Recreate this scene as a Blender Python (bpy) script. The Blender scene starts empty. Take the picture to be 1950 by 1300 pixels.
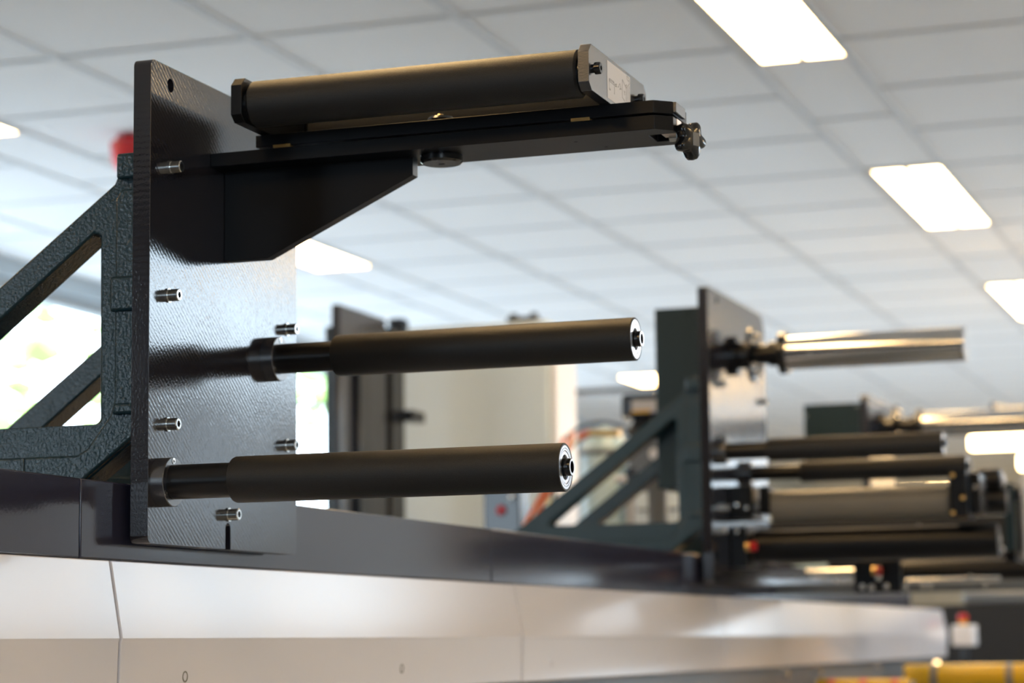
import bpy, bmesh, math, random
from mathutils import Vector, Matrix
from mathutils.geometry import tessellate_polygon
random.seed(7)
S = bpy.context.scene
C = S.collection

# ------------------------------------------------------------------ camera
YAW, PITCH, ROLL, FPX = map(float, (-19.17, 7.33, -0.704, 4471.0))
cam_d = bpy.data.cameras.new('camera'); cam = bpy.data.objects.new('camera', cam_d); C.objects.link(cam)
y_, p_, r_ = (math.radians(a) for a in (YAW, PITCH, ROLL))
fw = Vector((math.sin(y_)*math.cos(p_), math.cos(y_)*math.cos(p_), math.sin(p_)))
rt = Vector((math.cos(y_), -math.sin(y_), 0)); up = rt.cross(fw)
rt2 = rt*math.cos(r_) + up*math.sin(r_); up2 = -rt*math.sin(r_) + up*math.cos(r_)
M = Matrix((rt2, up2, -fw)).transposed().to_4x4()
M.translation = Vector((1.13162, -2.12248, 1.40))
cam.matrix_world = M
cam_d.sensor_width = 36; cam_d.lens = FPX/1950*36
cam_d.clip_start = 0.05; cam_d.clip_end = 200
cam_d.dof.use_dof = True; cam_d.dof.focus_distance = 2.28; cam_d.dof.aperture_fstop = 5.8
S.camera = cam

# ------------------------------------------------------------------ light and exposure
S.view_settings.view_transform = 'Standard'; S.view_settings.look = 'None'
S.view_settings.gamma = 1; S.view_settings.use_curve_mapping = False
S.view_settings.exposure = 0.08
W = bpy.data.worlds.new('sky'); S.world = W; W.use_nodes = True
bg = W.node_tree.nodes['Background']
bg.inputs[0].default_value = (0.70, 0.86, 1.0, 1); bg.inputs[1].default_value = 8.8
LAMP = (21.0, 13.6, 6.0)          # colour times strength of the warm ceiling lamps

XL, XR, YB, YF, HC = -3.95, 2.6, -4.0, 26.0, 3.0
def portal(name, loc, rot, sx, sy):
    d = bpy.data.lights.new(name, 'AREA'); d.shape = 'RECTANGLE'; d.size = sx; d.size_y = sy
    d.cycles.is_portal = True
    o = bpy.data.objects.new(name, d); C.objects.link(o); o.location = loc; o.rotation_euler = rot
WIN_L = [(3.4, 5.9), (6.0, 8.9), (9.0, 11.9)]
WIN_R = [(3.2, 8.2, 2.35, 2.92), (5.2, 5.75, 1.72, 2.30), (9.8, 14.8, .9, 1.88), (11.4, 14.6, 2.15, 2.92)]
FILL_WIN = [(-3.6, -2.6), (1.3, 2.3)]  # unseen openings behind the camera, added for soft frontal fill
for a, b in WIN_L: portal('daylight_portal', (XL-.02, (a+b)/2, 2.16), (0, -math.pi/2, 0), 1.52, b-a)
for a, b, c, d in WIN_R: portal('daylight_portal', (XR+.02, (a+b)/2, (c+d)/2), (0, math.pi/2, 0), d-c, b-a)

for a, b in FILL_WIN: portal('daylight_portal', ((a+b)/2, YB-.02, 1.8), (math.pi/2, 0, 0), b-a, 1.8)

# ------------------------------------------------------------------ materials
def new_mat(name):
    m = bpy.data.materials.new(name); m.use_nodes = True
    return m, m.node_tree.nodes, m.node_tree.links, m.node_tree.nodes['Principled BSDF']
def mat(name, col, rough=.5, metal=0., spec=.5, ior=1.5, bump=None, coat=0., vary=None, stretch=None, emit=None, trans=0.):
    """bump=(scale, distance, detail); vary=(scale, amount) mottles the colour; stretch scales the texture space"""
    m, N, L, P = new_mat(name)
    P.inputs['Base Color'].default_value = (*col, 1); P.inputs['Roughness'].default_value = rough
    P.inputs['Metallic'].default_value = metal; P.inputs['Specular IOR Level'].default_value = spec
    P.inputs['IOR'].default_value = ior; P.inputs['Coat Weight'].default_value = coat
    P.inputs['Coat Roughness'].default_value = .05; P.inputs['Transmission Weight'].default_value = trans
    if emit:
        P.inputs['Emission Color'].default_value = (*emit, 1); P.inputs['Emission Strength'].default_value = 1
    if bump or vary:
        tc = N.new('ShaderNodeTexCoord'); mp = N.new('ShaderNodeMapping'); L.new(tc.outputs['Object'], mp.inputs[0])
        if stretch: mp.inputs['Scale'].default_value = stretch
    if bump:
        nz = N.new('ShaderNodeTexNoise'); nz.inputs['Scale'].default_value = bump[0]; nz.inputs['Detail'].default_value = bump[2]
        L.new(mp.outputs[0], nz.inputs['Vector'])
        b = N.new('ShaderNodeBump'); b.inputs['Distance'].default_value = bump[1]; b.inputs['Strength'].default_value = 1
        L.new(nz.outputs['Fac'], b.inputs['Height']); L.new(b.outputs[0], P.inputs['Normal'])
    if vary:
        n2 = N.new('ShaderNodeTexNoise'); n2.inputs['Scale'].default_value = vary[0]; n2.inputs['Detail'].default_value = 3
        L.new(mp.outputs[0], n2.inputs['Vector'])
        mx = N.new('ShaderNodeMix'); mx.data_type = 'RGBA'
        a = vary[1]
        mx.inputs[6].default_value = (*[c*(1-a) for c in col], 1); mx.inputs[7].default_value = (*[min(1, c*(1+a)) for c in col], 1)
        L.new(n2.outputs['Fac'], mx.inputs[0]); L.new(mx.outputs[2], P.inputs['Base Color'])
    return m
def milled_paint():
    m, N, L, P = new_mat('milled_dark_lacquer')
    P.inputs['Base Color'].default_value = (.016, .015, .020, 1); P.inputs['Roughness'].default_value = .12
    P.inputs['IOR'].default_value = 1.62; P.inputs['Specular IOR Level'].default_value = .6
    tc = N.new('ShaderNodeTexCoord')
    mp = N.new('ShaderNodeMapping'); mp.inputs['Rotation'].default_value = (math.radians(38), 0, 0)
    L.new(tc.outputs['Object'], mp.inputs[0])
    w = N.new('ShaderNodeTexWave'); w.wave_type = 'BANDS'; w.bands_direction = 'Z'
    w.inputs['Scale'].default_value = 62; w.inputs['Distortion'].default_value = 1.6
    w.inputs['Detail'].default_value = 2; w.inputs['Detail Scale'].default_value = 1.5
    L.new(mp.outputs[0], w.inputs[0])
    n = N.new('ShaderNodeTexNoise'); n.inputs['Scale'].default_value = 420; n.inputs['Detail'].default_value = 2
    L.new(tc.outputs['Object'], n.inputs['Vector'])
    msk = N.new('ShaderNodeTexNoise'); msk.inputs['Scale'].default_value = 9; L.new(tc.outputs['Object'], msk.inputs['Vector'])
    mu = N.new('ShaderNodeMath'); mu.operation = 'MULTIPLY'; L.new(w.outputs['Fac'], mu.inputs[0]); L.new(msk.outputs['Fac'], mu.inputs[1])
    b1 = N.new('ShaderNodeBump'); b1.inputs['Distance'].default_value = .00006; L.new(mu.outputs[0], b1.inputs['Height'])
    b2 = N.new('ShaderNodeBump'); b2.inputs['Distance'].default_value = .00009; L.new(n.outputs['Fac'], b2.inputs['Height'])
    L.new(b1.outputs[0], b2.inputs['Normal']); L.new(b2.outputs[0], P.inputs['Normal'])
    return m
PLATE = milled_paint()
BEAM = mat('dark_grey_gloss_paint', (.028, .028, .048), .12, ior=1.6, bump=(260, .00004, 2))
CAST = mat('teal_black_hammered_paint', (.009, .031, .042), .19, ior=1.5, bump=(300, .0008, 3))
TEAL = mat('dark_teal_paint', (.008, .024, .030), .38, spec=.35, bump=(200, .00005, 2))
ANO = mat('black_anodised_aluminium', (.003, .0035, .005), .33, spec=.3, ior=1.45, bump=(900, .00004, 2), stretch=(.03, 1, 1))
ANOM = mat('brushed_black_end_plate', (.020, .021, .028), .26, ior=2.2, bump=(700, .00005, 2), stretch=(1, .03, 1))
BLK = mat('black_plastic', (.008, .008, .009), .18, ior=1.55)
TUBE = mat('black_satin_tube', (.005, .005, .006), .28, spec=.35, ior=1.5)
FOAM = mat('dark_grey_grained_rubber', (.009, .009, .0095), .45, spec=.42, bump=(1300, .0003, 2), vary=(1100, .9))
GREYROLL = mat('warm_grey_coated_roller', (.16, .145, .12), .38, bump=(900, .0001, 2))
STEEL = mat('bright_steel', (.62, .62, .60), .2, metal=1)
MACH = mat('machined_aluminium_face', (.78, .79, .83), .28, metal=1)
CHROME = mat('polished_chrome_shaft', (.72, .72, .72), .12, metal=1)
DARK = mat('dark_recess', (.003, .003, .003), .6)
COVER = mat('white_lacquered_cover', (.76, .73, .75), .15, ior=1.36, bump=(90, .00006, 2))
SEAM = mat('olive_grey_seal', (.16, .15, .11), .6)
LABEL = mat('white_sticker', (.62, .61, .63), .4)
INK = mat('black_print', (.01, .01, .01), .5)
TILE = mat('white_mineral_ceiling_tile', (.86, .86, .86), .95, spec=.1, bump=(160, .0012, 4), vary=(55, .03))
TBAR = mat('grey_ceiling_grid', (.66, .67, .68), .7)
WALLM = mat('off_white_wall_paint', (.62, .66, .70), .8, bump=(60, .0004, 3))
WALLG = mat('grey_soffit_paint', (.42, .48, .52), .7, bump=(60, .0004, 3))
FLOORM = mat('light_grey_floor', (.46, .49, .52), .35, bump=(8, .0004, 3), vary=(3, .06))
FRAME = mat('grey_window_frame', (.35, .38, .40), .4, bump=(300, .00003, 1))
LAMPM = mat('warm_lamp_diffuser', (.8, .8, .8), .5, emit=LAMP)
LAMPF = mat('white_lamp_housing', (.55, .54, .52), .5)
RED = mat('red_plastic', (.55, .01, .015), .3)
YEL = mat('yellow_paint', (.80, .45, .01), .25)
ORANGE = mat('orange_hose_rubber', (.75, .16, .04), .4)
BRASS = mat('brass_fitting', (.75, .50, .20), .3, metal=1)
CAB = mat('pale_blue_white_cabinet_paint', (.72, .82, .88), .35, bump=(3, .002, 2))
CABL = mat('near_white_door_paint', (.88, .87, .90), .35)
PALE = mat('pale_blue_tank_paint', (.50, .66, .72), .15)
GREY = mat('mid_grey_paint', (.16, .17, .18), .35)
BLOCK = mat('bare_aluminium_block', (.70, .60, .52), .35, metal=.85)
LEAF = mat('tree_leaves', (.30, .48, .12), .6, vary=(4, .4))
BARK = mat('tree_bark', (.20, .15, .11), .9)
GRASS = mat('outdoor_paving', (.46, .47, .48), .9, vary=(2, .1))

# ------------------------------------------------------------------ mesh helpers
class MB:
    def __init__(s): s.bm = bmesh.new()
    def box(s, x0, x1, y0, y1, z0, z1):
        v = [s.bm.verts.new((x, y, z)) for x in (x0, x1) for y in (y0, y1) for z in (z0, z1)]
        for f in ((0,1,3,2),(4,6,7,5),(0,4,5,1),(2,3,7,6),(0,2,6,4),(1,5,7,3)): s.bm.faces.new([v[i] for i in f])
        return s
    def prism(s, pts, ax, a0, a1, holes=()):
        """pts: 2-D outline in the other two axes (cyclic order x,y / x,z / y,z)"""
        def P(p, a):
            return {'X': (a, p[0], p[1]), 'Y': (p[0], a, p[1]), 'Z': (p[0], p[1], a)}[ax]
        loops = [list(pts)] + [list(h) for h in holes]
        lo, hi = [], []
        for l in loops:
            lo.append([s.bm.verts.new(P(p, a0)) for p in l]); hi.append([s.bm.verts.new(P(p, a1)) for p in l])
        if not holes:
            s.bm.faces.new(lo[0]); s.bm.faces.new(list(reversed(hi[0])))
        else:
            tri = tessellate_polygon([[Vector((p[0], p[1], 0)) for p in l] for l in loops])
            fl = [v for l in lo for v in l]; fh = [v for l in hi for v in l]
            for t in tri:
                s.bm.faces.new([fl[i] for i in t]); s.bm.faces.new([fh[i] for i in reversed(t)])
        for a, b in zip(lo, hi):
            n = len(a)
            for i in range(n):
                j = (i+1) % n
                s.bm.faces.new((a[i], a[j], b[j], b[i]))
        return s
    def lathe(s, prof, c, ax='X', n=48, hexn=()):
        """prof: (axial, radius) points; closed at radius 0; hexn: indices of rings made hexagonal"""
        rings = []
        for k, (t, r) in enumerate(prof):
            if r <= 1e-9:
                rings.append([s.bm.verts.new(s._ax(c, ax, t, 0, 0))]); continue
            ring = []
            for i in range(n):
                a = 2*math.pi*i/n; q = r
                if k in hexn: q = r*math.cos(math.pi/6)/math.cos((a % (math.pi/3)) - math.pi/6)
                ring.append(s.bm.verts.new(s._ax(c, ax, t, q*math.cos(a), q*math.sin(a))))
            rings.append(ring)
        for a, b in zip(rings, rings[1:]):
            for i in range(n):
                j = (i+1) % n
                if len(a) == 1 and len(b) == 1: break
                if len(a) == 1: s.bm.faces.new((a[0], b[j], b[i]))
                elif len(b) == 1: s.bm.faces.new((a[i], a[j], b[0]))
                else: s.bm.faces.new((a[i], a[j], b[j], b[i]))
        return s
    @staticmethod
    def _ax(c, ax, t, u, v):
        if ax == 'X': return (c[0]+t, c[1]+u, c[2]+v)
        if ax == 'Y': return (c[0]+u, c[1]+t, c[2]+v)
        return (c[0]+u, c[1]+v, c[2]+t)
    def tube(s, pts, r, n=12):
        pts = [Vector(p) for p in pts]; rings = []
        for i, p in enumerate(pts):
            d = (pts[min(i+1, len(pts)-1)] - pts[max(i-1, 0)]).normalized()
            u = d.orthogonal().normalized() if i == 0 else (u - d*u.dot(d)).normalized()
            v = d.cross(u)
            rings.append([s.bm.verts.new(p + (u*math.cos(2*math.pi*k/n) + v*math.sin(2*math.pi*k/n))*r) for k in range(n)])
        for a, b in zip(rings, rings[1:]):
            for i in range(n): s.bm.faces.new((a[i], a[(i+1) % n], b[(i+1) % n], b[i]))
        s.bm.faces.new(rings[0][::-1]); s.bm.faces.new(rings[-1])
        return s
    def blob(s, c, r, jit=.25, sub=2, squash=1.):
        res = bmesh.ops.create_icosphere(s.bm, subdivisions=sub, radius=1)
        for v in res['verts']:
            k = r*(1 + random.uniform(-jit, jit)); v.co = Vector((c[0]+v.co.x*k, c[1]+v.co.y*k, c[2]+v.co.z*k*squash))
        return s
def wloc(o):
    v = Vector((0, 0, 0))
    while o is not None: v += o.location; o = o.parent
    return v
def tag(o, label=None, cat=None, group=None, kind=None):
    if label: o['label'] = label
    if cat: o['category'] = cat
    if group: o['group'] = group
    if kind: o['kind'] = kind
    return o
def build(name, mb, m, parent=None, bevel=0., seg=2, smooth=30, **kw):
    bmesh.ops.recalc_face_normals(mb.bm, faces=mb.bm.faces[:])
    off = wloc(parent) if parent else Vector((0, 0, 0))
    cs = [v.co for v in mb.bm.verts]
    lo = Vector(min(c[i] for c in cs) for i in range(3)); hi = Vector(max(c[i] for c in cs) for i in range(3))
    org = Vector(((lo.x+hi.x)/2, (lo.y+hi.y)/2, lo.z)) if not parent else (lo+hi)/2
    for v in mb.bm.verts: v.co -= org
    me = bpy.data.meshes.new(name); mb.bm.to_mesh(me); mb.bm.free()
    me.materials.append(m)
    me.polygons.foreach_set('use_smooth', [True]*len(me.polygons)); me.set_sharp_from_angle(angle=math.radians(smooth))
    o = bpy.data.objects.new(name, me); C.objects.link(o)
    o.parent = parent; o.location = org - off
    if bevel:
        b = o.modifiers.new('bevel', 'BEVEL'); b.width = bevel; b.segments = seg; b.limit_method = 'ANGLE'; b.angle_limit = math.radians(35)
    return tag(o, **kw)
def thing(name, label, cat, loc, group=None):
    o = bpy.data.objects.new(name, None); C.objects.link(o); o.location = loc; o.empty_display_size = .02
    return tag(o, label, cat, group)
def copy_tree(o, loc, label=None, group=None, parent=None):
    c = o.copy(); C.objects.link(c)
    if parent is None: c.location = loc
    else: c.parent = parent
    if label: c['label'] = label
    if group: c['group'] = group
    for ch in list(o.children): copy_tree(ch, None, parent=c)
    return c
def struct(name, mb, m, bevel=0.): return build(name, mb, m, None, bevel, kind='structure')
def arc(cx, cy, r, a0, a1, n=6):
    return [(cx + r*math.cos(math.radians(a0+(a1-a0)*i/n)), cy + r*math.sin(math.radians(a0+(a1-a0)*i/n))) for i in range(n+1)]
def circle(cx, cy, r, n=24): return [(cx+r*math.cos(2*math.pi*i/n), cy+r*math.sin(2*math.pi*i/n)) for i in range(n)]
def rrect(y0, y1, z0, z1, r):
    return arc(y1-r, z1-r, r, 0, 90) + arc(y0+r, z1-r, r, 90, 180) + arc(y0+r, z0+r, r, 180, 270) + arc(y1-r, z0+r, r, 270, 360)

# ------------------------------------------------------------------ the room
struct('floor', MB().box(XL-.2, XR+.2, YB-.2, YF+.2, -.1, 0), FLOORM)
GX = [-3.5, -2.92, -2.65, -2.085, -1.5, -.92, -.335, -.06, .525, 1.11, 1.70, 2.285, 2.56]
LY = [5.755 + 2.83*k for k in range(-3, 7)]
struct('ceiling', MB().box(XL-.2, XR+.2, YB-.2, YF+.2, HC, HC+.12), TILE)
g = MB()
for x in GX: g.box(x-.012, x+.012, YB, YF, HC-.006, HC-.0002)
ny = int((YF-YB)/.6)
strips = [(-2.92, -2.65), (-.335, -.06), (2.285, 2.56)]
edges = [XL] + GX + [XR]
for a, b in zip(edges, edges[1:]):
    if (a, b) in strips:
        for y in LY:
            for yy in (y-.81, ):
                g.box(a+.012, b-.012, yy-.01, yy+.01, HC-.005, HC-.0003)
        continue
    for k in range(-12, 38):
        y = 3.38 + .6*k
        if YB+.05 < y < YF-.05: g.box(a+.012, b-.012, y-.011, y+.011, HC-.005, HC-.0003)
struct('trim_1', g, TBAR)
def wall_x(name, x0, x1, wins, z0, z1, mtop):
    mb = MB(); mb.box(x0, x1, YB-.2, YF+.2, -.1, z0)
    ys = [YB-.2] + [v for w in wins for v in w] + [YF+.2]
    for a, b in zip(ys[::2], ys[1::2]): mb.box(x0, x1, a, b, z0, z1)
    mb.box(x0, x1, YB-.2, YF+.2, z1, HC)
    struct(name, mb, mtop)
wall_x('wall_left', XL-.2, XL, WIN_L, 1.40, 2.92, WALLG)
wr = MB()
yc = sorted({YB-.2, YF+.2} | {w[0] for w in WIN_R} | {w[1] for w in WIN_R})
for a, b in zip(yc, yc[1:]):
    z = -.1
    for w in sorted((w for w in WIN_R if w[0] <= a and w[1] >= b), key=lambda w: w[2]):
        wr.box(XR, XR+.2, a, b, z, w[2]); z = w[3]
    wr.box(XR, XR+.2, a, b, z, HC)
struct('wall_right', wr, WALLM)
struct('wall_back', MB().box(XL-.2, XR+.2, YF, YF+.2, -.1, HC), WALLM)
wf = MB(); wf.box(XL-.2, XR+.2, YB-.2, YB, -.1, .9).box(XL-.2, XR+.2, YB-.2, YB, 2.7, HC)
xs = [XL-.2] + [v for w in FILL_WIN for v in w] + [XR+.2]
for a, b in zip(xs[::2], xs[1::2]): wf.box(a, b, YB-.2, YB, .9, 2.7)
struct('wall_front', wf, mat('charcoal_wall_paint', (.07, .08, .09), .8))
wn = 0
def window(x0, x1, a, b, z0, z1, nm):
    global wn
    wn += 1; t = .05
    f = MB()
    f.box(x0, x1, a, b, z0, z0+t).box(x0, x1, a, b, z1-t, z1).box(x0, x1, a, a+t, z0+t, z1-t).box(x0, x1, b-t, b, z0+t, z1-t)
    for k in range(1, nm):
        yy = a + (b-a)*k/nm; f.box(x0, x1, yy-.03, yy+.03, z0+t, z1-t)
    build('window_%d' % wn, f, FRAME, kind='structure')
for a, b in WIN_L: window(XL-.12, XL-.05, a, b, 1.40, 2.92, 1)
for a, b, c, d in WIN_R: window(XR+.06, XR+.13, a, b, c, d, 3 if b-a > 2 else 1)

for a, b in FILL_WIN:  # frames around the added fill openings
    wn += 1; f = MB(); t = .05
    f.box(a, b, YB-.13, YB-.06, .9, .9+t).box(a, b, YB-.13, YB-.06, 2.7-t, 2.7)
    for x in (a, (a+b)/2-t/2, b-t): f.box(x, x+t, YB-.13, YB-.06, .9+t, 2.7-t)
    build('window_%d' % wn, f, FRAME, kind='structure')

# outdoors beyond the left windows
struct('ground', MB().box(-40, 40, -40, 60, -.5, -.15), GRASS)
def tree(x, y, h, label):
    t = thing('tree', label, 'tree', (x, y, -.149), 'trees outside the windows')
    build('trunk', MB().tube([(x, y, -.148), (x, y, .3), (x+.1, y, h*.35), (x-.1, y+.1, h*.7)], .13), BARK, t)
    c = MB()
    for i in range(150):
        a = random.uniform(0, 2*math.pi); rr = 2.6*math.sqrt(random.random()); z = h*.72 + random.uniform(-2.2, 2.4)
        c.blob((x+rr*math.cos(a), y+rr*math.sin(a), z), random.uniform(.10, .26), .3, 1, .6)
    build('crown', c, LEAF, t)
tree(-11.5, 17.5, 5.2, 'leafy green tree outside, seen through the near triangular bracket')
tree(-12.5, 24.5, 5.8, 'leafy green tree outside, farther along the left windows')

# ------------------------------------------------------------------ ceiling lamps
def ceiling_lamp(y0, y1, x0, x1, label, group):
    t = thing('ceiling_lamp', label, 'ceiling lamp', ((x0+x1)/2, (y0+y1)/2, HC-.012), group)
    fr = MB(); w = .012
    fr.box(x0, x1, y0, y0+w, HC-.010, HC-.0005).box(x0, x1, y1-w, y1, HC-.010, HC-.0005)
    fr.box(x0, x0+.03, y0+w, y1-w, HC-.010, HC-.0005).box(x1-w, x1, y0+w, y1-w, HC-.010, HC-.0005)
    xm = (x0+.03+x1-w)/2
    fr.box(xm-.009, xm+.009, y0+w, y1-w, HC-.010, HC-.0005)
    build('lamp_frame', fr, LAMPF, t)
    for a, b in ((x0+.03, xm-.009), (xm+.009, x1-w)):
        build('diffuser', MB().box(a, b, y0+w, y1-w, HC-.008, HC-.001), LAMPM, t)
    return t
ORD = ['nearest', 'second', 'third', 'fourth', 'fifth', 'sixth', 'seventh', 'eighth', 'ninth', 'tenth']
for j, (sx0, sx1) in enumerate(((-.325, -.052), (-2.93, -2.645), (2.29, 2.565))):  # last row is out of view, added to brighten covers and right side
    side = ('over the machine', 'by the left windows', 'added by the right wall as unseen fill')[j]
    t0 = None
    for i, y in enumerate(LY):
        if j == 1 and i in (4, 6): continue
        lab = 'recessed twin warm white ceiling lamp, %s of the row %s' % (ORD[i], side)
        if t0 is None: t0 = ceiling_lamp(y, y+1.215, sx0, sx1, lab, 'ceiling lamps in the row '+side)
        else: copy_tree(t0, t0.location + Vector((0, y-LY[0], 0)), lab)
def pendant(x0, x1, y, z0, z1, rods, label):
    t = thing('pendant_lamp', label, 'pendant lamp', ((x0+x1)/2, y, z0), 'linear pendant lamps at the far right')
    build('lamp_housing', MB().box(x0, x1, y-.03, y+.03, z1-.008, z1), LAMPF, t, bevel=.002)
    build('diffuser', MB().box(x0, x1, y-.03, y+.03, z0, z1-.008), LAMPM, t, bevel=.008)
    for x in rods: build('hanging_rod', MB().lathe([(0, 0), (0, .004), (HC-z1-.0002, .004), (HC-z1-.0002, 0)], (x, y, z1), 'Z', n=10), LAMPF, t)
pendant(-.315, .55, 8, 2.199, 2.262, (.12, .50), 'long bright warm pendant lamp at far right below the chrome shafts')
pendant(-.160, .70, 8.4, 2.135, 2.205, (.25, .65), 'bright warm pendant lamp at right frame edge, lower one')

# fire sounder on the ceiling at left
t = thing('alarm_sounder', 'red cone shaped alarm sounder hanging below ceiling behind the tall plate', 'alarm', (-2.37, 4.31, 2.9))
build('sounder_body', MB().lathe([(0, 0), (0, .040), (.03, .052), (.085, .058), (.092, .05), (.092, 0)], (-2.37, 4.31, 2.885), 'Z'), RED, t)
build('sounder_base', MB().lathe([(0, 0), (0, .035), (.017, .035), (.017, 0)], (-2.37, 4.31, 2.977), 'Z'), RED, t)

# ------------------------------------------------------------------ fasteners
def bolt(parent, c, r=.0063, L=.0115, m=None, washer=True, name='socket_bolt'):
    """socket head screw sticking out along +X from c"""
    m = m or STEEL; mb = MB(); x = 0
    if washer: mb.lathe([(0, 0), (0, r*1.18), (.0018, r*1.18), (.0018, 0)], c, n=28); x = .0018
    mb.lathe([(x, 0), (x, r), (x+L-.0008, r), (x+L, r-.0008), (x+L, r*.58), (x+L-.005, r*.58), (x+L-.005, 0)], c, n=36, hexn=(4, 5))
    b = build(name, mb, m, parent, smooth=40)
    build('hex_socket', MB().lathe([(x+L-.0052, 0), (x+L-.0044, r*.50), (x+L-.0044, 0)], c, n=24), DARK, b)
    return b
def small_screw(parent, c, r=.0032, m=None):
    return build('countersunk_screw', MB().lathe([(-.001, 0), (-.001, r), (.0005, r), (.0006, r*.5), (-.0006, r*.45), (-.0006, 0)], c, n=24, hexn=(3, 4)), m or STEEL, parent)

# ------------------------------------------------------------------ mounting plates
def upright_plate(y0, y1, z0, z1, label, r=.008, hole=None, slot=None, rtop=None, th=.02, m=PLATE):
    t = thing('mounting_plate', label, 'mounting plate', (-th/2, (y0+y1)/2, z0))
    rt_ = rtop or r
    out = arc(y1-rt_, z1-rt_, rt_, 0, 90) + arc(y0+r, z1-r, r, 90, 180) + arc(y0+r, z0+r, r, 180, 270)
    if slot:
        sy, sh, sw = slot
        out += [(sy-sw, z0)] + arc(sy, z0+sh-sw, sw, 180, 0, 10) + [(sy+sw, z0)]
    out += arc(y1-r, z0+r, r, 270, 360)
    holes = [circle(hole[0], hole[1], hole[2])[::-1]] if hole else []
    build('plate_body', MB().prism(out, 'X', -th, 0, holes), m, t, bevel=.0009)
    return t
pl = upright_plate(.003, .3655, 1.5050, 2.0075, 'tall glossy dark plate at left holding the foreground rollers and arm',
                   hole=(.0467, 1.9877, .0072), slot=(.1865, .0285, .0062))
for (y, z) in ((.0480, 1.9001), (.0440, 1.7637), (.0440, 1.6292), (.3380, 1.7639), (.3380, 1.6295), (.1870, 1.5426)):
    bolt(pl, (0, y, z))

# ------------------------------------------------------------------ cast triangular brackets
def bracket(y0, label, full=True):
    t = thing('triangular_bracket', label, 'bracket', (-.2, y0+.18, 1.5675), 'cast triangular brackets behind the plates')
    zb = 1.5675
    outer = [(-.0215, 1.912), (-.050, 1.912), (-.062, 1.886), (-.41, 1.628), (-.47, 1.598), (-.47, zb), (-.100, zb), (-.036, 1.614), (-.0215, 1.614)]
    hole = [(-.079, 1.838), (-.077, 1.6325), (-.352, 1.6325)]
    hole = [(-.0785, 1.832), (-.0768, 1.637), (-.082, 1.6325), (-.345, 1.6325), (-.340, 1.641), (-.086, 1.8345)]
    for k, yy in enumerate((y0+.04, y0+.325)):
        f = build('side_frame', MB().prism(outer, 'Y', yy, yy+.04, [hole]), CAST, t, bevel=.003, seg=3)
        rib = MB().prism([(-.0215, 1.878), (-.0500, 1.878), (-.0565, 1.868), (-.0565, 1.655), (-.061, 1.640), (-.088, 1.606), (-.10, 1.600), (-.47, 1.600), (-.47, zb+.001), (-.1, zb+.001), (-.036, 1.615), (-.0215, 1.615)], 'Y', yy-.007, yy+.001)
        build('raised_rib', rib, CAST, f, bevel=.0025, seg=3)
        for (x0, z0, z1) in ((-.0535, 1.888, 1.9155), (-.0600, 1.748, 1.785), (-.0560, 1.640, 1.652)):
            build('boss', MB().box(x0, -.0215, yy-.013, yy+.005, z0, z1), CAST, f, bevel=.0035, seg=3)
        build('foot_web', MB().box(-.165, -.161, yy-.009, yy-.002, zb+.001, 1.5995), CAST, f, bevel=.001)
    return t
bracket(0, 'dark teal cast triangular bracket behind the tall foreground plate at left')

# ------------------------------------------------------------------ guide rollers
def guide_roller(x, y, z, rt_, rs, label, group, L0=.084, L1=.4345, rf=.0252, lf=.0155, mat_s=FOAM, detail=True):
    t = thing('guide_roller', label, 'roller', (x, y, z), group)
    f = build('flange', MB().lathe([(0, 0), (0, rf), (lf-.0006, rf), (lf, rf-.0006), (lf, rt_)], (x, y, z), n=64), ANOM, t)
    if detail:
        for a in (95, 215, 335):
            small_screw(f, (x+lf, y+(rf+rt_)/2*math.cos(math.radians(a)), z+(rf+rt_)/2*math.sin(math.radians(a))))
    build('shaft', MB().lathe([(lf-.002, 0), (lf-.002, rt_), (L0+.01, rt_), (L0+.01, 0)], (x, y, z), n=64), TUBE, t)
    q = .003
    build('sleeve', MB().lathe([(L0, rt_-.002), (L0, rs-q), (L0+q*.3, rs-q*.3), (L0+q, rs), (L1-.0008, rs), (L1, rs-.0008), (L1, rs*.90), (L1-.004, rs*.9), (L1-.004, 0)], (x, y, z), n=72), mat_s, t)
    k = rs
    br = build('bearing_cap', MB().lathe([(L1-.0045, 0), (L1-.0035, k*.90), (L1-.0002, k*.90), (L1-.0002, k*.80), (L1-.0012, k*.795), (L1-.0012, k*.775), (L1-.0002, k*.77), (L1-.0002, k*.70), (L1-.0014, k*.69), (L1-.0014, k*.66), (L1-.0006, k*.65), (L1-.0006, k*.52), (L1-.0035, k*.49), (L1-.0035, 0)], (x, y, z), n=64), MACH, t)
    build('bearing_seal', MB().lathe([(L1-.004, 0), (L1-.0030, k*.49), (L1-.0022, k*.47), (L1-.0022, 0)], (x, y, z), n=48), DARK, br)
    st = build('stub', MB().lathe([(L1-.004, 0), (L1-.004, k*.36), (L1+.0058, k*.36), (L1+.0062, k*.35), (L1+.0062, k*.235), (L1-.002, k*.22), (L1-.002, 0)], (x, y, z), n=48), BLK, t)
    build('stub_rim', MB().lathe([(L1+.0060, k*.245), (L1+.0066, k*.25), (L1+.0066, k*.34), (L1+.0060, k*.345)], (x, y, z), n=48), MACH, st)
    return t
guide_roller(0, .2899, 1.7236, .0170, .0235, 'black sleeved guide roller on the tall plate, between arm and lowest roller', 'guide rollers on the foreground plate')
guide_roller(0, .0305, 1.5681, .0177, .0236, 'black sleeved guide roller lowest on the tall plate, above white covers', 'guide rollers on the foreground plate', L0=.0845, L1=.4365)

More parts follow.
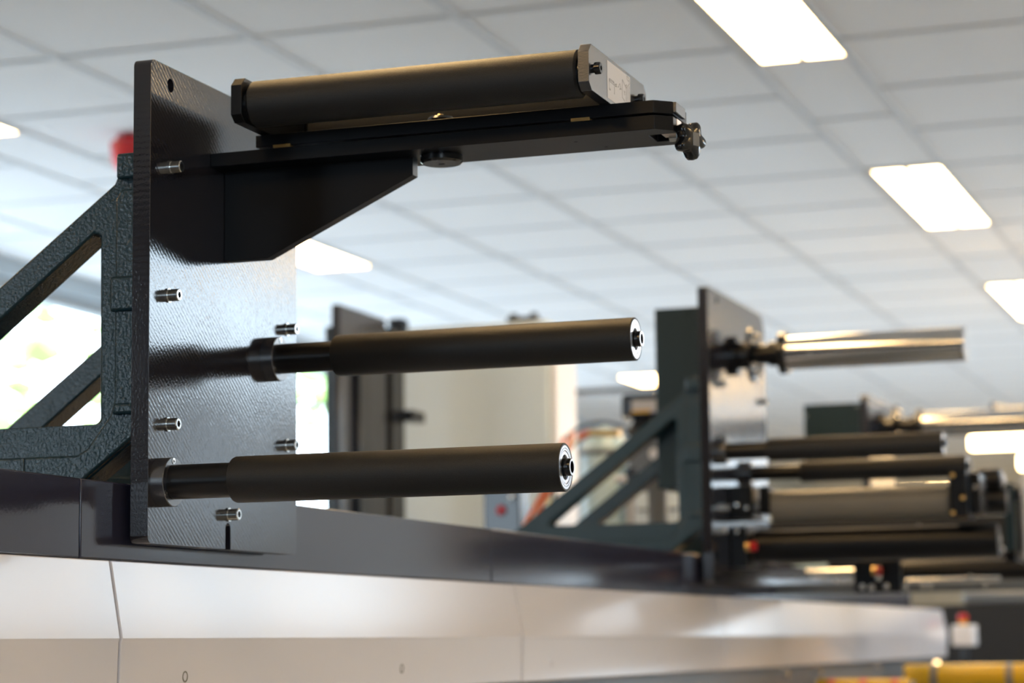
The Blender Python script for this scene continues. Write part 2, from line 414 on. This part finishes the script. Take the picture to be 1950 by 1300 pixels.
# ------------------------------------------------------------------ cantilever arm
YC = .1825
arm = thing('support_arm', 'flat black cantilever arm with triangular gusset on the tall plate', 'arm', (0, YC, 1.82))
zt = 1.9330
out = [(0.0002, .141), (.5013, .141), (.5172, .1555), (.5172, .1690), (.4874, .1690), (.4868, .1705), (.4868, .2015), (.4874, .203), (.5172, .2035), (.5172, .2095), (.5013, .224), (.0002, .224)]
ap = build('arm_plate', MB().prism(out, 'Z', 1.9182, zt), ANO, arm, bevel=.0005)
for px_, py_ in ((.408, .170), (.430, .206)):
    build('blind_hole', MB().lathe([(-.0002, 0), (-.0002, .0018), (.0012, .0018), (.0012, 0)], (px_, py_, 1.9182), 'Z', n=16), DARK, ap)
build('gusset', MB().prism([(0.0002, 1.9185), (.2228, 1.9185), (.2228, 1.8984), (.0513, 1.8194), (0.0002, 1.8194)], 'Y', .175, .190), ANO, arm, bevel=.0005)
pv = build('pivot_disc', MB().lathe([(0, .0035), (0, .0205), (.0022, .0228), (.0075, .0228), (.0078, .0222), (.0084, .0222), (.0087, .0228), (.0090, .0228)], (.2532, YC, 1.9094), 'Z', n=64), BLK, arm)
build('pivot_hole', MB().lathe([(0, 0), (0, .0036), (.004, .0036)], (.2532, YC, 1.9100), 'Z', n=24), DARK, pv)
build('clamp_block', MB().box(.5005, .5176, .1692, .1862, 1.9180, 1.9335), BLOCK, arm, bevel=.0004)
build('clamp_screw', MB().lathe([(0, 0), (0, .0042), (.016, .0042), (.016, 0)], (.506, YC, 1.9165), n=24), STEEL, arm)
# star knob
kn = MB(); kc = (.5205, YC, 1.9118)
def star(r, x): return [kn.bm.verts.new((x, kc[1]+r*(1+.19*math.cos(5*a+.5))*math.cos(a), kc[2]+r*(1+.19*math.cos(5*a+.5))*math.sin(a))) for a in (2*math.pi*i/80 for i in range(80))]
rg = [star(.0085, kc[0]-.0030), star(.0095, kc[0]-.001), star(.0152, kc[0]+.001), star(.0170, kc[0]+.003), star(.0176, kc[0]+.008), star(.0171, kc[0]+.0130), star(.0156, kc[0]+.0150), star(.0080, kc[0]+.0160)]
for a, b in zip(rg, rg[1:]):
    for i in range(80): kn.bm.faces.new((a[i], a[(i+1) % 80], b[(i+1) % 80], b[i]))
kn.bm.faces.new(rg[0][::-1]); kn.bm.faces.new(rg[-1])
turn = Matrix.Translation(Vector(kc)) @ Matrix.Rotation(math.radians(-24), 4, 'Z') @ Matrix.Translation(-Vector(kc))
kn.bm.transform(turn)
kb = build('star_knob', kn, BLK, arm, smooth=60)
kp = MB().box(kc[0]+.0161, kc[0]+.0168, YC-.0050, YC+.0050, 1.9045, 1.9185); kp.bm.transform(turn)
build('knob_glint_cap', kp, GREY, kb, bevel=.0003)  # flat hub facet, its paler grey stands in for a window reflection

# ------------------------------------------------------------------ web guide frame on the arm
wg = thing('web_guide_frame', 'black two-roller web guide frame on top of the cantilever arm', 'web guide', (.26, .175, 1.9345))
zb_, zt_ = 1.9352, 1.9484
out = [(.054, .141), (.5007, .141), (.5163, .1555), (.5225, .1555), (.5225, .1930), (.5163, .2095), (.5007, .224), (.054, .224)]
bs = build('base_bar', MB().prism([(.054, .141), (.5007, .141), (.5170, .1555), (.5170, .2095), (.5007, .224), (.054, .224)], 'Z', zb_, zt_), ANO, wg, bevel=.0005)
build('end_catch', MB().box(.5171, .5205, .1560, .1915, 1.9370, 1.9480), ANOM, wg, bevel=.0004)
for a, b in ((.0746, .095), (.412, .4324)):
    build('slide_pad', MB().box(a, b, .1402, .155, zt+.0001, zb_+.0012), BRASS, wg, bevel=.0003)
dz = build('pivot_bearing', MB().lathe([(0, 0), (0, .0160), (.0085, .0158), (.0115, .013), (.0115, 0)], (.2532, YC, 1.9485), 'Z', n=56), BLK, wg)
build('pivot_screw', MB().lathe([(0, 0), (0, .0048), (.002, .0046), (.0036, .003), (.0036, 0)], (.2520, YC, 1.9601), 'Z', n=32), BRASS, dz)
capo = [(.0694, 1.9874), (.0785, 1.9965), (.2680, 1.9965), (.2780, 1.9885), (.2780, 1.9575), (.2690, 1.9486), (.0785, 1.9486), (.0694, 1.9560)]
for k, (x0, x1) in enumerate(((.0590, .0712), (.4430, .4544))):
    cp = build('end_plate', MB().prism(capo, 'X', x0, x1), ANOM if k else ANO, wg, bevel=.0004)
    if k:
        for yy, zz in ((.0812, 1.9714), (.2380, 1.9735)):
            b = build('plug_screw', MB().lathe([(0, 0), (0, .0044), (.003, .0044), (.0032, .0062), (.0085, .0062), (.0093, .0054), (.0093, .0028), (.005, .0026), (.005, 0)], (x1, yy, zz), n=36, hexn=(6, 7)), BLK, cp)
        lb = build('sticker', MB().box(x1+.0001, x1+.0003, .1322, .2150, 1.9530, 1.9928), LABEL, cp, label='white sticker with a line drawing')
        strokes = [[(.1387,1.9746),(.1559,1.9746),(.1568,1.9713),(.14,1.9717),(.1387,1.9746)],[(.1386,1.9736),(.138,1.963)],[(.1401,1.9733),(.1565,1.9733)],[(.1572,1.9714),(.1566,1.9616)],[(.1396,1.9649),(.1394,1.962)],[(.1395,1.9628),(.143,1.9636)],[(.1424,1.9652),(.1422,1.9623)],[(.1609,1.9741),(.1615,1.9704)],[(.1591,1.9728),(.1652,1.9738)],[(.164,1.9748),(.1642,1.9707)],[(.1594,1.9711),(.1656,1.9721)],[(.1688,1.9724),(.1726,1.9728),(.1741,1.9755),(.1764,1.9773),(.179,1.9769),(.1793,1.9744),(.1765,1.9712),(.181,1.9733),(.1822,1.9719)],[(.1866,1.9841),(.1853,1.9647),(.1954,1.9622)],[(.1866,1.9841),(.2002,1.9777),(.2122,1.985),(.2112,1.9907),(.2029,1.9919)],[(.2002,1.9777),(.1993,1.9632)],[(.2048,1.9794),(.2038,1.9641)],[(.2106,1.982),(.2102,1.9654)],[(.1917,1.9736),(.1938,1.9718),(.1957,1.9732)],[(.1931,1.9716),(.1945,1.969)],[(.1981,1.9805),(.2016,1.982),(.201,1.9802),(.1983,1.9798)],[(.2029,1.9919),(.2043,1.9884),(.2098,1.9871)]]
        ik = MB(); w = .00022
        for s_ in strokes:
            for (ya, za), (yb, zb2) in zip(s_, s_[1:]):
                d = Vector((yb-ya, zb2-za)); n_ = Vector((-d.y, d.x)).normalized()*w
                ik.prism([(ya+n_.x, za+n_.y), (yb+n_.x, zb2+n_.y), (yb-n_.x, zb2-n_.y), (ya-n_.x, za-n_.y)], 'X', x1+.0003, x1+.0004)
        build('printed_drawing', ik, INK, lb)
for k, (yy, zz, x0) in enumerate(((.0950, 1.9708, .0745), (.2500, 1.9712, .0745))):
    r = .0247
    rl = build('guide_roll', MB().lathe([(x0, 0), (x0, r-.0025), (x0+.0025, r), (.4370, r), (.4395, r-.0025), (.4395, 0)], (0, yy, zz), n=80), FOAM, wg)
    for xx in (.0712, .4396):
        build('end_collar', MB().lathe([(0, 0), (0, .0195), (.0034, .0195), (.0034, 0)], (xx, yy, zz), n=40), BLK, rl)

# ------------------------------------------------------------------ machine beam and white covers
body = build('machine_base', MB().box(-.86, -.0475, -1.3, 5.25, 0, 1.487), GREY, label='long dark machine base behind the white covers', cat='machine')
ys = [-1.275, -.080, 1.115, 2.31, 3.50, 4.70]
BL = ['dark glossy beam section left of the tall foreground plate', 'dark glossy beam section directly under the foreground plate', 'dark glossy beam section between both triangular brackets',
      'dark glossy beam section under the second roller station', 'dark glossy beam section farthest along the machine']
for i, (a, b) in enumerate(zip(ys, ys[1:])):
    build('beam_section', MB().box(-.86, -.030, a+.0012, b-.0012, 1.4885, 1.567), BEAM, bevel=.0015, seg=3, label=BL[i], cat='machine beam', group='dark beam sections on the machine')
cy = [-1.259, -.0195, 1.2155, 2.452, 3.69, 4.70, 5.27]
CL = ['glossy white cover panel at far left edge below the beam', 'glossy white cover panel below the tall foreground plate', 'glossy white cover panel between the two roller stations',
      'glossy white cover panel below the second roller station', 'glossy white cover panel, blurred, next to last along machine', 'short glossy white cover panel ending the row at right']
for i, (a, b) in enumerate(zip(cy, cy[1:])):
    t = thing('cover_panel', CL[i], 'cover panel', (-.03, (a+b)/2, 1.34), 'white cover panels along the machine')
    prof = [(-.0300, 1.4880), (-.0165, 1.4100), (-.0180, 1.4060), (-.0200, 1.3440), (-.0440, 1.3380), (-.0445, 1.4885)]
    if i == 5: b2 = b
    build('panel', MB().prism(prof, 'Y', a+.0022, b-.0022), COVER, t, bevel=.0012, seg=3)
    if i < 5: build('seal_strip', MB().prism([(x-.003, z) for x, z in prof[:4]] + [(-.046, 1.34), (-.046, 1.48)], 'Y', b-.0021, b+.0021), SEAM, t)
    for k in range(2):
        y = a + .1440 + k*.6118
        if y < b-.05:
            build('round_plug', MB().lathe([(0, .0045), (.0006, .0045), (.0008, .0052), (.0006, .0060), (0, .0060)], (-.0194, y, 1.3697), n=32), SEAM if i == 1 else COVER, t)

# ------------------------------------------------------------------ second station
p2 = upright_plate(2.300, 2.785, 1.5108, 2.0905, 'second upright dark plate, blurred, carrying the chrome winding shaft', hole=(2.375, 2.072, .0075), rtop=.045)
for (y, z) in ((2.385, 1.905), (2.745, 1.903), (2.385, 1.800), (2.385, 1.66), (2.36, 1.615)):
    bolt(p2, (0, y, z))
bracket(2.294, 'dark teal cast triangular bracket behind the second upright plate')
t = thing('drive_housing', 'tall dark teal sheet metal housing behind the second plate', 'housing', (-.065, 2.48, 1.70))
build('housing_shell', MB().box(-.130, -.0215, 2.378, 2.600, 1.701, 2.062), TEAL, t, bevel=.002)
build('housing_bolt', MB().lathe([(0, 0), (0, .004), (.004, .004), (.004, 0)], (-.06, 2.378, 2.050), 'Y', n=16), STEEL, t)

def winding_shaft(x, y, z, L, label, group):
    t = thing('winding_shaft', label, 'shaft', (x, y, z), group)
    c = (x, y, z)
    build('hub_sleeve', MB().lathe([(0, 0), (0, .040), (.012, .040), (.014, .027), (.038, .027), (.038, 0)], c, n=48), BLK, t)
    ds = build('clamp_disc', MB().lathe([(.038, 0), (.038, .056), (.046, .056), (.047, .050), (.047, 0)], c, n=56), BLK, t)
    for a in (35, 70, 110, 150, 215, 250, 290, 325):
        bolt(ds, (x+.047, y+.040*math.cos(math.radians(a)), z+.040*math.sin(math.radians(a))), r=.0048, L=.008, washer=False)
    build('neck', MB().lathe([(.047, 0), (.047, .020), (.075, .020), (.076, .025), (.098, .025), (.098, 0)], c, n=48), TUBE, t)
    build('stop_collar', MB().lathe([(.098, 0), (.098, .042), (.112, .042), (.113, .040), (.113, 0)], c, n=56), BLK, t)
    sh = MB().lathe([(.112, 0), (.112, .0335), (L-.010, .0335), (L-.010, .0330), (L-.008, .0330), (L-.006, .0345), (L-.001, .0345), (L, .0335), (L, 0)], c, n=72)
    sb = build('expanding_shaft', sh, CHROME, t)
    for xx in (.165, .405):
        build('leaf_hole', MB().lathe([(0, 0), (0, .0035), (.0006, .0035), (.0006, 0)], (x+xx, y-.0337, z-.006), 'Y', n=16), GREY, sb)
    return t
winding_shaft(0, 2.500, 1.974, .470, 'polished chrome winding shaft at right on the second plate', 'chrome winding shafts')

guide_roller(0, 2.376, 1.770, .0170, .0225, 'black sleeved guide roller, uppermost below the chrome shaft', 'blurred rollers on the second plate', L0=.0970, L1=.4390)
guide_roller(0, 2.584, 1.740, .0150, .0215, 'black sleeved guide roller set back just under the uppermost one', 'blurred rollers on the second plate', L0=.115, L1=.453)
def plain_roller(name, x0, x1, y, z, r, m, label, cat='roller', group=None, rj=.012, ext=.003, base=None):
    t = thing(name, label, cat, (x0, y, z), group)
    build('roller_body', MB().lathe([(x0, 0), (x0, r-.002), (x0+.002, r), (x1-.002, r), (x1, r-.002), (x1, 0)], (0, y, z), n=64), m, t)
    a = base if base is not None else x0-ext
    build('journal', MB().lathe([(a, 0), (a, rj), (x1+ext, rj), (x1+ext, 0)], (0, y, z), n=32), STEEL, t)
    return t
plain_roller('nip_roller', .078, .432, 2.487, 1.6655, .0315, GREYROLL, 'wide warm grey nip roller in the second station', group='large rollers of the second station', base=.0465)
plain_roller('nip_roller', .036, .520, 2.500, 1.5870, .0325, ANO, 'long black nip roller under the grey one', group='large rollers of the second station', base=.0325)
plain_roller('nip_roller', .150, .485, 3.285, 1.5520, .0260, TUBE, 'dark brown-black roller low at right behind the nip rollers', group='large rollers of the second station', base=-.03)

# bearing blocks around the nip rollers
def block(name, x0, x1, y0, y1, z0, z1, m, label, cat, group=None, bolts=(), bev=.002, screws=STEEL):
    t = thing(name, label, cat, ((x0+x1)/2, (y0+y1)/2, z0), group)
    build('block_body', MB().box(x0, x1, y0, y1, z0, z1), m, t, bevel=bev)
    for (x, z) in bolts:
        build('block_screw', MB().lathe([(0, 0), (-.001, .0045), (-.006, .0045), (-.007, .003), (-.007, 0)], (x, y0, z), 'Y', n=20), screws, t)
    return t
block('bearing_block', .0005, .046, 2.44, 2.54, 1.640, 1.706, ANO, 'black bearing block holding left end of grey nip roller', 'bearing block', bolts=((.015, 1.668), (.035, 1.662)))
block('bearing_block', .0005, .032, 2.445, 2.55, 1.545, 1.625, ANO, 'black bearing block holding left end of black nip roller', 'bearing block', bolts=((.012, 1.615),))
block('bearing_block', .0545, .0765, 2.46, 2.52, 1.650, 1.706, ANO, 'dark squarish bearing collar beside the grey nip roller', 'bearing block', bev=.004)
block('bearing_block', .436, .470, 2.44, 2.56, 1.632, 1.724, ANO, 'black bearing block at right end of grey nip roller', 'bearing block', bolts=((.442, 1.640), (.444, 1.712), (.462, 1.668)), screws=BRASS)
t = block('idler_block', .471, .4905, 2.47, 2.56, 1.640, 1.718, BLK, 'small black block between nip roller end and side plate', 'bearing block', bolts=((.480, 1.690),))
t = thing('cross_cylinder', 'short dark brown cylinder right of the nip roller bearing', 'cylinder', (.25, 2.66, 1.66))
build('cylinder_body', MB().lathe([(0, 0), (0, .022), (.045, .022), (.047, .016), (.047, 0)], (.463, 2.66, 1.715), n=40), TUBE, t)
build('cylinder_body', MB().lathe([(0, 0), (0, .026), (.060, .026), (.060, 0)], (.458, 2.66, 1.672), n=40), TUBE, t)
build('carrier_rod', MB().lathe([(.0002, 0), (.0002, .010), (.459, .010), (.459, 0)], (0, 2.66, 1.672), n=24), BLK, t)
build('end_cap', MB().lathe([(0, 0), (0, .012), (.004, .012), (.004, 0)], (.510, 2.66, 1.715), n=32), MACH, t)
t = thing('side_plate', 'narrow grey green side plate at right edge of second station', 'side plate', (.485, 2.95, 1.58))
build('plate_body', MB().box(.474, .4925, 2.95, 3.12, 1.583, 1.726), TEAL, t, bevel=.001)
build('plate_foot', MB().box(.470, .4925, 2.96, 3.12, 1.560, 1.583), BLK, t, bevel=.001)
build('plate_latch', MB().box(.4926, .505, 2.97, 3.0, 1.690, 1.716), BLK, t, bevel=.002)
t = thing('side_cabinet', 'white machine side cabinet with dark openings at right frame edge', 'cabinet', (.6, 3.3, 1.5))
build('cabinet_shell', MB().prism([(.5000, 1.572), (.506, 1.562), (.80, 1.562), (.80, 1.66), (.80, 1.72), (.5000, 1.748)], 'Y', 3.02, 3.5), CABL, t, bevel=.006, seg=3)
build('opening', MB().box(.514, .60, 3.017, 3.03, 1.575, 1.606), DARK, t, bevel=.003)
build('opening', MB().box(.516, .60, 3.017, 3.03, 1.650, 1.690), DARK, t, bevel=.003)
def knob(x, y, z, label, s=1.):
    t = thing('red_knob', label, 'knob', (x, y, z), 'small red knobs among the rollers')
    build('knob_collar', MB().lathe([(0, 0), (0, .010*s), (.009*s, .010*s), (.009*s, 0)], (x, y, z), n=24), BRASS, t)
    build('knob_head', MB().lathe([(.009*s, 0), (.009*s, .009*s), (.020*s, .010*s), (.022*s, .007*s), (.022*s, 0)], (x, y, z), n=24), RED, t)
knob(.0335, 2.43, 1.585, 'small red knob beside left end of black nip roller')
knob(.196, 2.9, 1.545, 'small red knob below middle of the black nip roller', .9)
# lower dark frame with fittings
fr = thing('fitting_rail', 'dark cross rail with small fittings below the nip rollers', 'rail', (.25, 2.9, 1.50))
build('rail_beam', MB().box(-.03, .60, 2.95, 2.99, 1.499, 1.522), GREY, fr, bevel=.002)
build('rail_post', MB().box(.150, .250, 2.93, 2.96, 1.499, 1.568), ANO, fr, bevel=.002)
for i, (x, z) in enumerate(((.17, 1.512), (.205, 1.53), (.222, 1.512), (.262, 1.51), (.30, 1.512), (.315, 1.512), (.19, 1.51), (.40, 1.528), (.43, 1.512))):
    build('fitting', MB().lathe([(0, 0), (-.002, .006), (-.012, .006), (-.014, .003), (-.014, 0)], (x, 2.93, z), 'Y', n=20), STEEL, fr)
build('rail_rod', MB().lathe([(0, 0), (0, .007), (.20, .007), (.20, 0)], (.26, 2.945, 1.523), n=20), CHROME, fr)
t = thing('guide_rod', 'white tilted rod in gap below black nip roller', 'rod', (-.1, 3.6, 1.55), 'pale rods below the nip rollers')
build('rod_body', MB().tube([(-.19, 3.55, 1.556), (-.03, 3.62, 1.546)], .008, 16), CABL, t)
t = thing('guide_rod', 'pale blue level rod above the white tilted rod', 'rod', (-.08, 3.7, 1.575), 'pale rods below the nip rollers')
build('rod_body', MB().tube([(-.17, 3.7, 1.576), (-.065, 3.7, 1.580)], .0095, 16), PALE, t)
t = thing('dark_cylinder', 'dark cylinder lying just above last white covers', 'cylinder', (-.1, 3.6, 1.52))
build('cylinder_body', MB().lathe([(0, 0), (0, .010), (.19, .010), (.19, 0)], (-.19, 3.62, 1.522), n=32), TUBE, t)
build('round_fitting', MB().lathe([(0, 0), (0, .012), (.016, .012), (.016, 0)], (-.012, 3.58, 1.556), n=24), CHROME, t)

t = thing('press_housing', 'matt black housing added as dark backdrop behind the nip rollers', 'housing', (.2, 3.42, 1.4885))  # black-painted box put in as dark background between the rollers
build('housing_shell', MB().box(-.35, .49, 3.75, 3.90, 1.5672, 1.700), mat('matt_black_housing_paint', (.010, .011, .013), .6), t, bevel=.004)
build('housing_foot', MB().box(-.35, -.10, 3.76, 3.89, 1.5671, 1.5673), BLK, t)
for i_, (x, z) in enumerate(((.02, 1.665), (.16, 1.672), (.31, 1.668), (.43, 1.672), (.12, 1.62), (.36, 1.615))):
    build('housing_fitting', MB().lathe([(0, 0), (-.003, .008), (-.010, .008), (-.012, .004), (-.012, 0)], (x, 3.75, z), 'Y', n=20), CHROME if i_ % 2 else CABL, t)
# ------------------------------------------------------------------ third station far behind
p3 = upright_plate(3.964, 4.33, 1.60, 2.036, 'third upright dark plate, small and blurred at right', r=.008)
t = thing('drive_housing', 'square dark teal housing, small and blurred, behind the third plate', 'housing', (-.1, 4.0, 1.9))
build('housing_shell', MB().box(-.172, -.0215, 3.968, 4.006, 1.86, 2.0165), TEAL, t, bevel=.002)
build('housing_bolt', MB().lathe([(0, 0), (0, .004), (.004, .004), (.004, 0)], (-.030, 3.963, 2.008), 'Y', n=16), STEEL, t)
build('housing_bolt', MB().lathe([(0, 0), (0, .004), (.004, .004), (.004, 0)], (-.166, 3.963, 1.985), 'Y', n=16), STEEL, t)
winding_shaft(0, 4.15, 1.966, .52, 'chrome winding shaft on the third plate, cut by right frame edge', 'chrome winding shafts')
t = thing('upper_bar', 'thin chrome bar at right frame edge above the far winding shaft', 'bar', (.15, 6, 2.17))
build('bar_body', MB().lathe([(.06, 0), (.06, .013), (.62, .013), (.62, 0)], (0, 6, 2.178), n=32), CHROME, t)
build('bar_clamp', MB().box(.048, .062, 5.98, 6.02, 2.150, 2.198), BLK, t, bevel=.002)
build('bar_post', MB().box(.50, .54, 5.99, 6.03, 1.5125, 2.166), BLK, t)

# emergency stop and dark cabinet beyond the end of the covers
t = thing('emergency_stop', 'cream box with red and yellow stop button past the last cover', 'emergency stop', (.03, 5.36, 1.37))
build('stop_box', MB().box(-.008, .058, 5.30, 5.40, 1.376, 1.441), CABL, t, bevel=.004)
sb = build('yellow_collar', MB().lathe([(0, 0), (0, .013), (.012, .013), (.012, 0)], (.022, 5.34, 1.441), 'Z', n=32), YEL, t)
build('red_button', MB().lathe([(0, 0), (0, .014), (.008, .016), (.018, .015), (.022, .010), (.022, 0)], (.022, 5.34, 1.453), 'Z', n=32), RED, t)
build('stop_post', MB().box(.010, .036, 5.36, 5.40, 0, 1.376), BLK, t, bevel=.002)
t = thing('dark_cabinet', 'dark grey machine cabinet behind the emergency stop', 'cabinet', (.3, 6.1, 0))
build('cabinet_shell', MB().box(-.80, 1.1, 5.80, 6.5, 0, 1.512), mat('charcoal_paint', (.014, .014, .015), .6), t, bevel=.004)
build('top_strip', MB().box(-.045, 1.1, 5.81, 5.85, 1.5122, 1.553), GREY, t, bevel=.012, seg=4)
for (n_, y, z, x0, x1, lab) in (('yellow_roller', 3.4, 1.289, -.035, .185, 'yellow roller with orange bands below the white covers'),
                               ('yellow_roller', 4.4, 1.2955, .000, .60, 'larger yellow roller at bottom right corner of photo')):
    t = thing(n_, lab, 'roller', (x0, y, z), 'yellow rollers under the machine')
    r = .020 if x1 < .3 else .035
    rb = build('roller_body', MB().lathe([(x0, 0), (x0, r), (x1, r), (x1, 0)], (0, y, z), n=40), YEL, t)
    for k in range(3 if x1 < .3 else 2):
        xx = x0 + (x1-x0)*(.12+.34*k)
        build('colour_band', MB().lathe([(0, r), (0, r+.0004), (.018, r+.0004), (.018, r)], (xx, y, z), n=40), ORANGE if x1 < .3 else GREY, rb)
    build('end_nut', MB().lathe([(0, 0), (0, r*.8), (.010, r*.8), (.010, 0)], (x1, y, z), n=6), STEEL, t)
for i, (x, y) in enumerate(((-.03, 3.0), (-.03, 3.35), (-.03, 4.1), (.0, 4.9))):
    t = thing('hex_fitting', ['first', 'second', 'third', 'fourth'][i] + ' shiny hex fitting from the left under the cover edge', 'fitting', (x, y, 1.32), 'hex fittings under the cover edge')
    build('nut', MB().lathe([(0, 0), (0, .009), (.016, .009), (.016, 0)], (x, y, 1.326), n=6), CHROME, t)

# ------------------------------------------------------------------ background behind the beam
t = thing('back_machine', 'tall dark machine column far behind the middle roller', 'machine', (-1.28, 3.45, 0))
build('front_plate', MB().box(-1.222, -1.200, 3.262, 3.575, 1.45, 2.254), PLATE, t, bevel=.003)
build('back_column', MB().box(-1.245, -1.224, 3.275, 3.58, 0, 2.20), TEAL, t, bevel=.003)
build('side_column', MB().box(-1.26, -1.195, 3.60, 3.69, 0, 2.235), BLK, t, bevel=.003)
build('guide_rail', MB().box(-1.199, -1.185, 3.36, 3.43, 1.45, 2.10), BLK, t, bevel=.003)
build('cross_bracket', MB().box(-1.199, -1.16, 3.66, 3.75, 1.99, 2.02), BLK, t, bevel=.003)
build('adjusting_knob', MB().lathe([(0, 0), (0, .026), (.03, .030), (.04, .022), (.04, 0)], (-1.21, 3.68, 2.228), 'Z', n=32), BLK, t)
t = thing('tall_cabinet', 'tall pale cabinet behind the two foreground rollers', 'cabinet', (-1.1, 4.3, 0))
build('cabinet_shell', MB().box(-1.38, -.888, 4.0, 4.19, 0, 2.290), CAB, t, bevel=.012, seg=4)
build('cabinet_door', MB().box(-.887, -.870, 4.005, 4.185, .1, 2.275), CABL, t, bevel=.004)
t = thing('cabinet_clamp', 'small black clamp on top of the pale cabinet', 'clamp', (-.98, 4.05, 2.29))
build('clamp_bar', MB().box(-1.020, -.935, 4.02, 4.08, 2.2905, 2.306), BLK, t, bevel=.003)
for x in (-1.008, -.948): build('clamp_screw', MB().lathe([(0, 0), (0, .012), (.012, .010), (.012, 0)], (x, 4.05, 2.306), 'Z', n=24), BLK, t)
t = thing('valve_box', 'small black valve box with red light behind lower roller end', 'valve', (-.64, 2.9, 1.568))
build('valve_body', MB().box(-.688, -.600, 2.90, 2.97, 1.5675, 1.765), BLK, t, bevel=.004)
build('red_lamp', MB().lathe([(0, 0), (-.004, .012), (-.008, .008), (-.008, 0)], (-.645, 2.90, 1.700), 'Y', n=24), RED, t)
build('valve_screw', MB().lathe([(0, 0), (-.004, .008), (-.006, 0)], (-.62, 2.90, 1.728), 'Y', n=16), STEEL, t)
t = thing('pale_tank', 'pale blue domed tank behind the second bracket', 'tank', (-.727, 3.98, 1.5675))
build('tank_shell', MB().lathe([(0, 0), (0, .070), (.33, .070), (.365, .062), (.395, .045), (.412, .022), (.418, 0)], (-.727, 3.98, 1.5675), 'Z', n=56), PALE, t)
build('tank_hoop', MB().lathe([(.335, .071), (.345, .074), (.350, .070)], (-.727, 3.98, 1.5675), 'Z', n=56), GREY, t)
t = thing('white_cabinet', 'low white cabinet between tank and second bracket', 'cabinet', (-.6, 3.95, 1.5675))
build('cabinet_shell', MB().box(-.640, -.50, 3.90, 4.05, 1.5675, 1.935), CAB, t, bevel=.004)
build('shelf_line', MB().box(-.641, -.499, 3.896, 3.901, 1.745, 1.752), GREY, t)
def hose(name, pts, r, m, label, group):
    P = [Vector(p) for p in pts]; out = []
    for i in range(len(P)-1):
        p0, p1, p2, p3 = P[max(i-1, 0)], P[i], P[i+1], P[min(i+2, len(P)-1)]
        for k in range(8):
            u = k/8; out.append(.5*((2*p1)+(-p0+p2)*u+(2*p0-5*p1+4*p2-p3)*u*u+(-p0+3*p1-3*p2+p3)*u**3))
    out.append(P[-1])
    return build(name, MB().tube(out, r, 12), m, label=label, cat='hose', group=group)
hose('air_hose', [(-.520, 2.6, 1.5675), (-.505, 2.6, 1.615), (-.475, 2.62, 1.68), (-.445, 2.66, 1.755), (-.46, 2.8, 1.85)], .0050, ORANGE, 'orange air hose rising behind lower roller end, left one', 'orange air hoses')
hose('air_hose', [(-.495, 2.6, 1.5675), (-.483, 2.6, 1.62), (-.455, 2.62, 1.69), (-.428, 2.66, 1.760), (-.44, 2.8, 1.86)], .0050, ORANGE, 'orange air hose rising behind lower roller end, right one', 'orange air hoses')
hose('black_cable', [(-.84, 3.82, 1.5675), (-.81, 3.82, 1.88), (-.775, 3.82, 1.950), (-.71, 3.82, 1.978), (-.64, 3.82, 1.971), (-.58, 3.82, 1.931), (-.54, 3.8, 1.88), (-.50, 3.6, 1.5675)], .0045, BLK, 'black cable arching over the pale domed tank', 'cables')
t = thing('hose_coupling', 'orange and brass hose coupling in front of the pale tank', 'coupling', (-.65, 3.7, 1.93))
build('orange_sleeve', MB().tube([(-.712, 3.70, 1.930), (-.682, 3.70, 1.942)], .009, 16), ORANGE, t)
build('brass_body', MB().tube([(-.682, 3.70, 1.942), (-.60, 3.70, 1.937)], .010, 16), BRASS, t)
build('clear_line', MB().tube([(-.712, 3.70, 1.930), (-.76, 3.71, 1.88), (-.80, 3.72, 1.80), (-.82, 3.72, 1.5675)], .004, 10), BRASS, t)
t = thing('gear_motor', 'black gear motor with white and yellow label left of teal housing', 'motor', (-.4, 3.2, 1.9))
build('motor_body', MB().box(-.448, -.345, 3.20, 3.30, 1.925, 1.984), BLK, t, bevel=.010, seg=4)
lb = build('motor_label', MB().box(-.420, -.36, 3.1985, 3.1995, 1.938, 1.968), LABEL, t)
build('yellow_stripe', MB().box(-.420, -.375, 3.1975, 3.1984, 1.937, 1.944), YEL, lb)
build('motor_neck', MB().tube([(-.40, 3.25, 1.93), (-.435, 3.25, 1.885)], .020, 20), BLK, t)
build('neck_screw', MB().lathe([(0, 0), (-.006, .008), (-.008, 0)], (-.432, 3.20, 1.922), 'Y', n=16), STEEL, t)
build('support_plate', MB().box(-.445, -.350, 3.25, 3.27, 1.755, 1.885), GREY, t, bevel=.002)
build('support_foot', MB().box(-.40, -.355, 3.25, 3.27, 1.5675, 1.757), GREY, t, bevel=.002)
for z in (1.842, 1.800):
    build('support_nut', MB().lathe([(0, 0), (-.004, .014), (-.012, .014), (-.014, .006), (-.014, 0)], (-.378, 3.25, z), 'Y', n=20), CABL, t)
t = thing('round_post', 'short grey round post with white cap inside the second bracket', 'post', (-.412, 3.15, 1.5675))
build('post_body', MB().lathe([(0, 0), (0, .013), (.195, .013), (.195, 0)], (-.412, 3.15, 1.5675), 'Z', n=32), LAMPF, t)
build('post_collar', MB().lathe([(0, 0), (0, .015), (.04, .015), (.04, 0)], (-.409, 3.15, 1.7630), 'Z', n=32), BLK, t)
build('post_cap', MB().tube([(-.441, 3.13, 1.777), (-.418, 3.13, 1.777)], .009, 16), CABL, t)
t = thing('cable_tray', 'thin dark cable tray crossing far below the ceiling', 'cable tray', (-2.3, 7, 2.42))
build('tray_rail', MB().box(XL+.0002, -1.2, 7.0, 7.06, 2.414, 2.430), BLK, t, bevel=.002)
for x in (-3.7,): build('tray_hanger', MB().box(x-.004, x+.004, 7.02, 7.04, 2.430, HC-.0002), BLK, t)
